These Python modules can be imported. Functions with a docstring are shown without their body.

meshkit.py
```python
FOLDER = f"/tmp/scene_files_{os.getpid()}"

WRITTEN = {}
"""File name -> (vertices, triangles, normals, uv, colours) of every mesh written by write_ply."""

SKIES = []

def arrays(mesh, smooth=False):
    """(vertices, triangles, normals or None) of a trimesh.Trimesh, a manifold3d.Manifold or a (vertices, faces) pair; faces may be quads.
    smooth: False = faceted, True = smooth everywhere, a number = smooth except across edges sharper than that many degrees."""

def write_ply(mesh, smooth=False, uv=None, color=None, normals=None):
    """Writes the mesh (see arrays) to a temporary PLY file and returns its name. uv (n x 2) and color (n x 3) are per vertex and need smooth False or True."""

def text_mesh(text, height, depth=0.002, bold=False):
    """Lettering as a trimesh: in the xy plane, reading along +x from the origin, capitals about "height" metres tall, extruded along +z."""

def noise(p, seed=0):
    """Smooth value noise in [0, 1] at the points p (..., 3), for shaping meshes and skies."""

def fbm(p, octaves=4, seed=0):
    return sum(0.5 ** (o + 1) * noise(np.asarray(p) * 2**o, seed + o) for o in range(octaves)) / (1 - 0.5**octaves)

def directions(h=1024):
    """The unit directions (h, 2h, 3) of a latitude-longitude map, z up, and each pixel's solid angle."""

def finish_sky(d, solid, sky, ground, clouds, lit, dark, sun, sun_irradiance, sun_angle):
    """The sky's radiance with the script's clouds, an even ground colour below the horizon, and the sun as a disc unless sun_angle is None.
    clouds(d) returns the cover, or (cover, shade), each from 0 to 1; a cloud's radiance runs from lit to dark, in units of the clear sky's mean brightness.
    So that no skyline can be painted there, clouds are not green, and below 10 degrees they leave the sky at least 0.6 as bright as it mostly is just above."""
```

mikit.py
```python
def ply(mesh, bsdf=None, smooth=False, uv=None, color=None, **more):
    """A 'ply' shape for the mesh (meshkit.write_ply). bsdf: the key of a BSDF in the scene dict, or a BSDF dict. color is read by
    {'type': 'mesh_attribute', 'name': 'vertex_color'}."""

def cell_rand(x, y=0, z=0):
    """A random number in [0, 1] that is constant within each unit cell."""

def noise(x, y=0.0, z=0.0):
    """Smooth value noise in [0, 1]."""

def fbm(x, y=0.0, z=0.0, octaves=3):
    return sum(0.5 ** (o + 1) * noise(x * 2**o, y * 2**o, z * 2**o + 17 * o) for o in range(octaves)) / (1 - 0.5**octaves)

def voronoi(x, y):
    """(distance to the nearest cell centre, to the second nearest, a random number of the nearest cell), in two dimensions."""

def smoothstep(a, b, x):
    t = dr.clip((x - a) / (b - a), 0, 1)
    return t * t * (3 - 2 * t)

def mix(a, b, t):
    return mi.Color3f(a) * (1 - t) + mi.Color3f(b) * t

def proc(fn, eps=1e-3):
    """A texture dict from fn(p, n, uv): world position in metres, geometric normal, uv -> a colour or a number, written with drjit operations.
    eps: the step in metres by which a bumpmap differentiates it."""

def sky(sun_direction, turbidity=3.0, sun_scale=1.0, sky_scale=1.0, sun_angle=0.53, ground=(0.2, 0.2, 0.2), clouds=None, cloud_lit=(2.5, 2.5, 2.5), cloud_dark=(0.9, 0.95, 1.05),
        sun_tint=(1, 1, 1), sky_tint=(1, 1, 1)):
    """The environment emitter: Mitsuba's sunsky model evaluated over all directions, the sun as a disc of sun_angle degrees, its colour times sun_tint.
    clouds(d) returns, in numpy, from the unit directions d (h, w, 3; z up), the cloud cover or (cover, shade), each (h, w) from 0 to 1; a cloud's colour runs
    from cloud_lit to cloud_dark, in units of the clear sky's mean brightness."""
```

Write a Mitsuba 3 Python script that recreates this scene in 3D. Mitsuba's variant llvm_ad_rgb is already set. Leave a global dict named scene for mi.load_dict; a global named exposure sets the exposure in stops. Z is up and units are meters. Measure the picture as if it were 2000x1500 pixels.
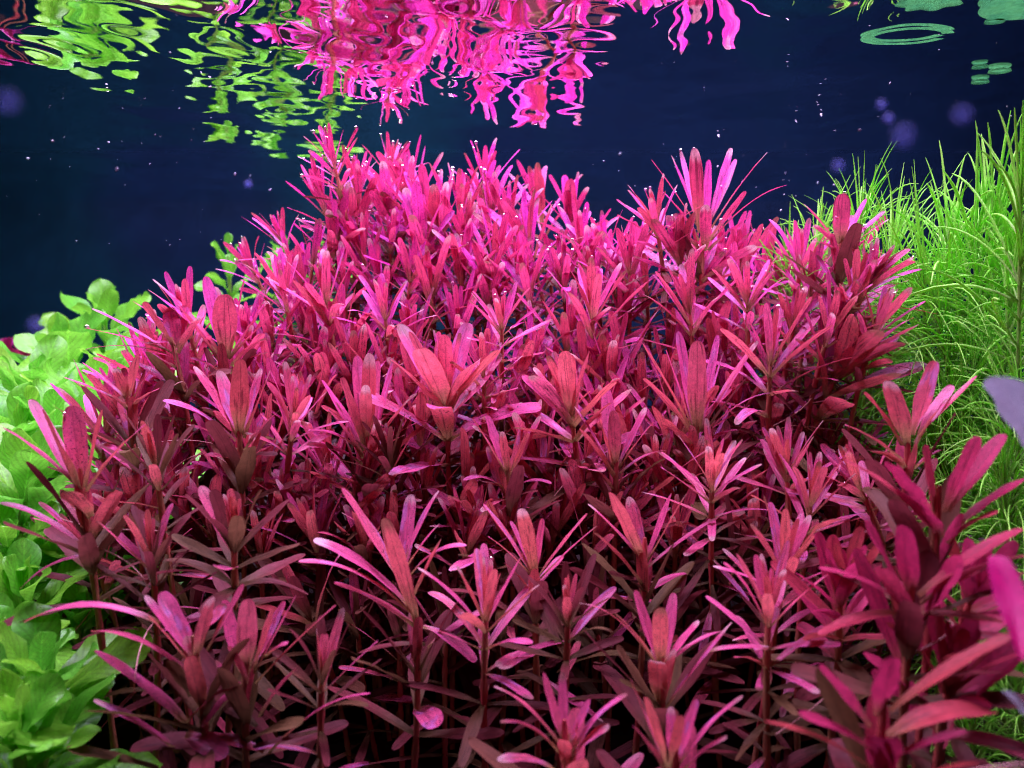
import math, random
import numpy as np, trimesh, mitsuba as mi, drjit as dr, mikit, meshkit
from mikit import noise, fbm, cell_rand, smoothstep, mix

T = mi.ScalarTransform4f
scene, labels = {}, {}
random.seed(11)
rng = np.random.default_rng(11)

# ---------------------------------------------------------------- camera, light, exposure
PITCH = math.atan(130 / 1570)
WATER = 0.14                       # height of the water surface above the lens
FLOOR = -0.25
scene['camera'] = {'type': 'thinlens', 'fov': 2 * math.degrees(math.atan(1000 / 1570)), 'fov_axis': 'x', 'aperture_radius': 0.0014, 'focus_distance': 0.44,
                   'near_clip': 0.01, 'far_clip': 20.0, 'to_world': T().look_at(origin=[0, 0, 0], target=[0, math.cos(PITCH), -math.sin(PITCH)], up=[0, 0, 1])}
exposure = 0.74
LAMP = (22.0, 16.2, 30.0)           # radiance of the planted-tank LED strips, slightly magenta


# ---------------------------------------------------------------- helpers
def num(name):
    """name, then name_001, name_002 ..."""
    n = USED.get(name, -1) + 1
    USED[name] = n
    return name if n == 0 else f'{name}_{n:03d}'


USED = {}


def thing(name, label, cat, group=None):
    k = num(name)
    labels[k] = {'label': label, 'category': cat}
    if group:
        labels[k]['group'] = group
    return k


def part(parent, name, shape, **lab):
    k = num(parent + '__' + name)
    scene[k] = shape
    if lab:
        labels[k] = lab
    return k


def unit(v):
    v = np.asarray(v, float)
    return v / max(np.linalg.norm(v), 1e-12)


def tube(pts, r, sides=6):
    pts = np.asarray(pts, float)
    r = np.broadcast_to(np.asarray(r, float), len(pts))
    t = np.gradient(pts, axis=0)
    t /= np.linalg.norm(t, axis=1, keepdims=True) + 1e-12
    ref = np.array([1.0, 0.13, 0.07]) if abs(t[0][0]) < 0.8 else np.array([0.1, 1.0, 0.05])
    a = np.cross(t, ref)
    a /= np.linalg.norm(a, axis=1, keepdims=True) + 1e-12
    b = np.cross(t, a)
    ang = np.arange(sides) * 2 * np.pi / sides
    v = (pts[:, None] + r[:, None, None] * (np.cos(ang)[None, :, None] * a[:, None] + np.sin(ang)[None, :, None] * b[:, None])).reshape(-1, 3)
    f = []
    n = len(pts)
    for i in range(n - 1):
        for j in range(sides):
            q = (j + 1) % sides
            f += [[i * sides + j, (i + 1) * sides + j, (i + 1) * sides + q], [i * sides + j, (i + 1) * sides + q, i * sides + q]]
    v = np.vstack([v, pts[-1:]])
    f += [[(n - 1) * sides + j, len(v) - 1, (n - 1) * sides + (j + 1) % sides] for j in range(sides)]
    return v, np.array(f)


def bez(a, c, b, n):
    t = np.linspace(0, 1, n)[:, None]
    return (1 - t) ** 2 * a + 2 * t * (1 - t) * c + t ** 2 * b


LEAF_NO = [0]
LV = np.array([0, .05, .13, .24, .36, .48, .6, .71, .81, .89, .95, .985, 1.0])
WIDTHS = {'lance': np.interp(LV, [0, .06, .2, .36, .5, .66, .8, .9, .955, .985, 1], [.30, .38, .64, .90, 1, .98, .90, .78, .62, .42, .10]),
          'spoon': np.interp(LV, [0, .08, .25, .42, .58, .72, .85, .93, .98, 1], [.14, .15, .24, .55, .88, 1, .9, .66, .36, .05])}


def leaf(base, tip, w, axis, arch=.1, radial=None, kind='lance', fold=.10, twist=0.0, cols=5, sag=0.0, bump=.03):
    """One leaf blade as a mesh: curved midrib from base to tip, channelled across, its upper face towards the shoot axis."""
    base, tip, axis = np.asarray(base, float), np.asarray(tip, float), unit(axis)
    d = tip - base
    L = np.linalg.norm(d)
    R = d - axis * d.dot(axis) if radial is None else np.asarray(radial, float)
    if np.linalg.norm(R) < .12 * L and radial is None:
        R = R + np.array([0, -.12 * L, 0])
    R = unit(R - axis * R.dot(axis))
    ctrl = base + .5 * d + axis * arch * L
    mid = bez(base, ctrl, tip, 40)
    s = np.r_[0, np.cumsum(np.linalg.norm(np.diff(mid, axis=0), axis=1))]
    mid = np.stack([np.interp(LV * s[-1], s, mid[:, k]) for k in range(3)], 1)
    tan = np.gradient(mid, LV, axis=0)
    tan /= np.linalg.norm(tan, axis=1, keepdims=True)
    W = np.cross(axis, R)
    W = W - tan * (tan @ W)[:, None]
    W /= np.linalg.norm(W, axis=1, keepdims=True)
    N = np.cross(tan, W)
    tw = twist * LV ** 1.3
    W, N = W * np.cos(tw)[:, None] + N * np.sin(tw)[:, None], N * np.cos(tw)[:, None] - W * np.sin(tw)[:, None]
    u = np.linspace(-1, 1, cols)
    wid = w * .5 * WIDTHS[kind]
    ph, fr = rng.uniform(0, 6.28, 4), rng.uniform(5, 11)
    side = rng.uniform(-.06, .06)
    ws = 1 + .07 * np.sin(LV * fr + ph[0]) * LV * (1 - LV) * 4
    z = fold * w * (np.abs(u)[None] ** 1.5) * (1 - .7 * LV[:, None]) + bump * w * (np.sin(LV[:, None] * fr * 1.7 + ph[1] + u[None] * 1.3) * np.abs(u)[None]) \
        - .08 * w * np.exp(-(u[None] / .18) ** 2) * (1 - LV[:, None])
    v = mid[:, None] + W[:, None] * (wid * ws)[:, None, None] * (u[None, :, None] + side * (1 - np.abs(u))[None, :, None]) + N[:, None] * z[:, :, None]
    v = v.reshape(-1, 3)
    n = len(LV)
    i, j = np.meshgrid(np.arange(n - 1), np.arange(cols - 1), indexing='ij')
    a = (i * cols + j).ravel()
    f = np.vstack([np.stack([a, a + cols, a + cols + 1], 1), np.stack([a, a + cols + 1, a + 1], 1)])
    # N is the upper face: flip so that the geometric normal agrees with it
    g = np.cross(v[f[0, 1]] - v[f[0, 0]], v[f[0, 2]] - v[f[0, 0]])
    if g.dot(N[0]) < 0:
        f = f[:, ::-1]
    LEAF_NO[0] += 1
    uv = np.stack([np.tile((u + 1) * .498 + .002, n) + LEAF_NO[0], np.repeat(LV, cols)], 1)
    return v, f, uv


def leaf_shape(bsdf, *a, **k):
    v, f, uv = leaf(*a, **k)
    return mikit.ply((v, f), bsdf, smooth=True, uv=uv), v


# ---------------------------------------------------------------- materials
def leaf_pattern(uv):
    k = dr.floor(uv.x)
    u = uv.x - k
    v = uv.y
    vein = smoothstep(.60, .9, noise(u * 17 + k * 3.7, v * 3.5 + u * 2.0, k)) * smoothstep(.35, .6, noise(u * 3, v * 6, k + 40))
    mid = smoothstep(.05, .0, dr.abs(u - .5))
    mott = .55 * fbm(u * 5 + k * 1.3, v * 13, 3.0) + .45 * noise(u * 26 + k * 2.3, v * 80, 5.0)
    blot = smoothstep(.5, .75, fbm(u * 3.0 + k * 5.1, v * 5.0, 7.0))
    return k, u, v, vein, mid, mott, blot


def shoot_light_tint(p):
    """0 on the copper coloured shoots of the front row, 1 on the magenta shoots that grew up to the surface; weaker light towards the front is painted in."""
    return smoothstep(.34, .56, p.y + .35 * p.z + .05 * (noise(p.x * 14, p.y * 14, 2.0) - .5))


def worn(c, k, u, v):
    """Browned or bleached tips on some leaves, and scattered dark pinholes and algae dots."""
    a, b = cell_rand(k, 21), cell_rand(k, 22)
    tip = smoothstep(.86, .99, v + .07 * noise(u * 6, k)) * smoothstep(.5, .6, a)
    c = mix(c, mix((.20, .10, .05), (.72, .48, .44), smoothstep(.3, .7, b)), .75 * tip)
    dots = smoothstep(.80, .86, noise(u * 17 + k * 1.7, v * 75, k)) * smoothstep(.3, .8, cell_rand(k, 23))
    return c * (1 - .7 * dots)


def pink_top(p, n, uv):
    k, u, v, vein, mid, mott, blot = leaf_pattern(uv)
    r, q = cell_rand(k, 3), cell_rand(k, 9)
    g = shoot_light_tint(p)
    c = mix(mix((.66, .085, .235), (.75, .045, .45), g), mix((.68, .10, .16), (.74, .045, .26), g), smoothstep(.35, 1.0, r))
    c = mix(c, (.50, .19, .50), .75 * blot * smoothstep(.2, .9, q))  # lavender lamp sheen painted in patches on the upper face
    c = mix((.40, .19, .10), c, smoothstep(0.0, .26, v))
    c = worn(c, k, u, v)
    return c * (.55 + .8 * mott) * (1 - .35 * vein) * (1 - .25 * mid)


def pink_under(p, n, uv):
    k, u, v, vein, mid, mott, blot = leaf_pattern(uv)
    r, q = cell_rand(k, 3), cell_rand(k, 9)
    g = shoot_light_tint(p)
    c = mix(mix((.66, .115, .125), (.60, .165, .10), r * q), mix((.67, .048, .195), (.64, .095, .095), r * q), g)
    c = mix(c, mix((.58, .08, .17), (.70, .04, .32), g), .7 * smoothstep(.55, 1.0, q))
    c = mix(c, (.36, .035, .05), .6 * smoothstep(.7, 1.0, r))
    c = mix((.32, .25, .085), c, smoothstep(-.05, .52, v + .16 * (mott - .5)))
    c = worn(c, k, u, v)
    return c * (.5 + .85 * mott) * (1 - .55 * vein) * (1 - .4 * mid)


def old_shade_leaf(p, n, uv):
    k, u, v, vein, mid, mott, blot = leaf_pattern(uv)
    r = cell_rand(k, 3)
    c = mix((.17, .030, .036), (.14, .075, .030), smoothstep(.5, .95, r))  # browned older leaves, darkened further to paint shade between the stems
    c = mix((.12, .075, .03), c, smoothstep(.0, .6, v))
    return c * (.65 + .6 * mott) * (1 - .4 * vein) * (1 - .3 * mid)


def crimson_leaf(p, n, uv):
    k, u, v, vein, mid, mott, blot = leaf_pattern(uv)
    r = cell_rand(k, 3)
    c = mix((.48, .030, .105), (.42, .055, .055), smoothstep(.4, 1.0, r))
    c = mix((.26, .12, .05), c, smoothstep(-.1, .40, v))
    return c * (.5 + .85 * mott) * (1 - .45 * vein) * (1 - .35 * mid)


def magenta_leaf(p, n, uv):
    return mi.Color3f(.90, .010, .26) * (.7 + .4 * fbm(uv.x * 9, uv.y * 20, 3.0))  # glow of light on and through this leaf is put into its colour


def green_leaf(p, n, uv):
    k, u, v, vein, mid, mott, blot = leaf_pattern(uv)
    r = cell_rand(k, 3)
    c = mix((.25, .66, .04), (.13, .56, .04), r)
    c = mix(c, (.24, .70, .06), .5 * blot)
    lat = smoothstep(.55, .9, .5 + .5 * dr.sin((v * 1.0 - dr.abs(u - .5) * .55) * 62 + noise(k) * 6))
    return c * (.75 + .4 * mott) * (1 - .14 * lat) * (1 + .25 * mid)


def needle_col(p, n, uv):
    k = dr.floor(uv.x)
    r = cell_rand(k, 5)
    c = mix((.28, .78, .06), (.44, .82, .14), r)
    return mix((.34, .56, .14), c, smoothstep(0.0, .35, uv.y)) * (.85 + .3 * noise(p.x * 300, p.y * 300, p.z * 300))


def stem_col(p, n, uv):
    a = fbm(p.x * 160, p.y * 160, p.z * 60)
    return mix((.34, .16, .075), (.42, .055, .06), smoothstep(.3, .7, a))


def green_stem_col(p, n, uv):
    return mix((.16, .34, .05), (.26, .40, .08), fbm(p.x * 160, p.y * 160, p.z * 60))


def tex(fn):
    return mikit.proc(fn)


def blade(top, under, through, weight, rough=.42, spec=.45):
    """A leaf: glossy upper face, duller lower face, and light shining through from the other side."""
    return {'type': 'blendbsdf', 'weight': weight,
            'face': {'type': 'twosided', 'upper': {'type': 'principled', 'base_color': tex(top), 'roughness': rough, 'specular': spec},
                     'lower': {'type': 'principled', 'base_color': tex(under), 'roughness': rough + .12, 'specular': spec * .7}},
            'glow': {'type': 'principledthin', 'base_color': tex(through), 'diff_trans': 1.85, 'roughness': .6, 'spec_trans': 0.0, 'eta': 1.2}}


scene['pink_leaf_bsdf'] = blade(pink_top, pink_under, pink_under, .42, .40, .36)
scene['old_shade_leaf_bsdf'] = blade(old_shade_leaf, old_shade_leaf, old_shade_leaf, .4, .55, .16)
scene['crimson_leaf_bsdf'] = blade(crimson_leaf, crimson_leaf, crimson_leaf, .42, .5, .15)
scene['magenta_leaf_bsdf'] = blade(magenta_leaf, magenta_leaf, magenta_leaf, .6, .4, .3)
scene['green_leaf_bsdf'] = blade(green_leaf, green_leaf, green_leaf, .45, .36, .5)
scene['needle_bsdf'] = blade(needle_col, needle_col, needle_col, .35, .4, .5)
scene['stem_bsdf'] = {'type': 'twosided', 'a': {'type': 'principled', 'base_color': tex(stem_col), 'roughness': .5, 'specular': .35}}
scene['green_stem_bsdf'] = {'type': 'twosided', 'a': {'type': 'principled', 'base_color': tex(green_stem_col), 'roughness': .5, 'specular': .35}}
scene['root_bsdf'] = {'type': 'twosided', 'a': {'type': 'principled', 'base_color': {'type': 'rgb', 'value': (.62, .30, .26)}, 'roughness': .5}}


def float_col(p, n, uv):
    return mix((.022, .14, .045), (.045, .20, .05), fbm(p.x * 220, p.y * 220, 1.0)) * (.8 + .4 * noise(p.x * 900, p.y * 900, 2.0))


scene['floating_leaf_bsdf'] = {'type': 'principledthin', 'base_color': tex(float_col), 'diff_trans': 1.0, 'roughness': .4, 'spec_trans': 0.0, 'eta': 1.3}


def lilac_col(p, n, uv):
    a = fbm(uv.x * 14, uv.y * 30, 2.0)
    return mix((.46, .50, .60), (.62, .68, .74), a)


scene['lilac_leaf_bsdf'] = blade(lilac_col, lilac_col, lilac_col, .3, .5, .4)


def soil_col(p, n, uv):
    return mix((.010, .007, .007), (.035, .022, .020), fbm(p.x * 400, p.y * 400, p.z * 400))


scene['soil_bsdf'] = {'type': 'principled', 'base_color': tex(soil_col), 'roughness': .95, 'specular': .08}


def back_col(p, n, uv):
    a = fbm(p.x * 5 + 3, p.z * 3, 1.0)
    b = fbm(p.x * 40, p.z * 40, 5.0, octaves=2)
    c = mix((.0011, .0100, .029), (.0009, .0215, .034), smoothstep(.42, .72, a + (-.25) * p.x))
    return c * (.85 + .3 * b)


scene['back_bsdf'] = {'type': 'principled', 'base_color': tex(back_col), 'roughness': .8, 'specular': .1}
scene['water_bsdf'] = {'type': 'thindielectric', 'int_ior': 1.0, 'ext_ior': 1.333}
scene['bubble_bsdf'] = {'type': 'dielectric', 'int_ior': 1.0, 'ext_ior': 1.333}
scene['near_speck_bsdf'] = {'type': 'principledthin', 'base_color': {'type': 'rgb', 'value': (.55, .60, .98)}, 'diff_trans': 1.0, 'roughness': .6, 'spec_trans': 0.0}
scene['speck_bsdf'] = {'type': 'principled', 'base_color': {'type': 'rgb', 'value': (.80, .82, .92)}, 'roughness': .6}
scene['housing_bsdf'] = {'type': 'principled', 'base_color': {'type': 'rgb', 'value': (.05, .05, .055)}, 'roughness': .4, 'metallic': .6}

# ---------------------------------------------------------------- the tank: water surface, back wall, soil, lamps
gx, gy = np.meshgrid(np.linspace(-.95, .95, 560), np.linspace(-.1, .9915, 420), indexing='xy')
P3 = lambda s, o: np.stack([gx * s + o, gy * s * 1.0, gx * 0 + o], -1)
wave = .0017 * (meshkit.fbm(np.stack([gx * 34, gy * 30, gx * 0], -1), 2, 3) - .5) + .0034 * (meshkit.noise(np.stack([gx * 13, gy * 15, gx * 0 + 5], -1), 8) - .5)
q = np.arange(420 * 560).reshape(420, 560)
quads = np.stack([q[:-1, :-1].ravel(), q[:-1, 1:].ravel(), q[1:, 1:].ravel(), q[1:, :-1].ravel()], 1)


def water_at(x, y):
    p = np.array([[x, y, 0.0]])
    return WATER + float((.0017 * (meshkit.fbm(p * [34, 30, 0], 2, 3) - .5) + .0034 * (meshkit.noise(p * [13, 15, 0] + [0, 0, 5], 8) - .5))[0])


scene['water'] = mikit.ply((np.stack([gx, gy, WATER + wave + .00026 * (meshkit.noise(np.stack([gx * 85, gy * 70, gx * 0 + 2], -1), 5) - .5)], -1).reshape(-1, 3), quads), 'water_bsdf', smooth=True)
labels['water'] = {'label': 'rippled water surface seen from below, mirroring the plants', 'category': 'water', 'kind': 'structure'}

sx, sy = np.meshgrid(np.linspace(-1, 1, 200), np.linspace(-.05, 1.0, 110), indexing='xy')
sz = FLOOR + .02 * (meshkit.fbm(np.stack([sx * 9, sy * 9, sx * 0], -1), 3, 2) - .5) + .26 * np.clip(sy - .3, 0, .45) + .006 * meshkit.noise(np.stack([sx * 90, sy * 90, sx * 0], -1), 4)
q = np.arange(110 * 200).reshape(110, 200)
quads = np.stack([q[:-1, :-1].ravel(), q[:-1, 1:].ravel(), q[1:, 1:].ravel(), q[1:, :-1].ravel()], 1)
scene['ground'] = mikit.ply((np.stack([sx, sy, sz], -1).reshape(-1, 3), quads), 'soil_bsdf', smooth=True)
labels['ground'] = {'label': 'dark aquarium soil under the plants', 'category': 'soil', 'kind': 'structure'}


def floor_at(x, y):
    return FLOOR + .26 * min(max(0, y - .3), .45) + .002


def box(lo, hi):
    m = trimesh.creation.box(np.subtract(hi, lo))
    m.apply_translation((np.add(hi, lo)) / 2)
    return m


scene['back_wall'] = mikit.ply(box((-1.0, .99, FLOOR - .02), (1.0, 1.0, .20)), 'back_bsdf')
labels['back_wall'] = {'label': 'dark navy back pane of the aquarium behind the plants', 'category': 'wall', 'kind': 'structure'}

for y0 in (.365, .62, .87):  # the rearmost strip is added to light the back wall
    lamp = thing('aquarium_lamp', 'long black aquarium light strip hanging above the water' + (', frontmost' if y0 < .5 else ', middle of three' if y0 < .7 else ', added to brighten the back wall'), 'lamp')
    part(lamp, 'housing', mikit.ply(box((-.56, y0 - .06, .461), (.56, y0 + .06, .485)), 'housing_bsdf'))
    pan = trimesh.Trimesh([(-.54, y0 - .042, .459), (.54, y0 - .042, .459), (.54, y0 + .042, .459), (-.54, y0 + .042, .459)], [[0, 2, 1], [0, 3, 2]], process=False)
    part(lamp, 'light_panel', mikit.ply(pan, 'housing_bsdf', emitter={'type': 'area', 'radiance': {'type': 'rgb', 'value': LAMP}}))

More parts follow.
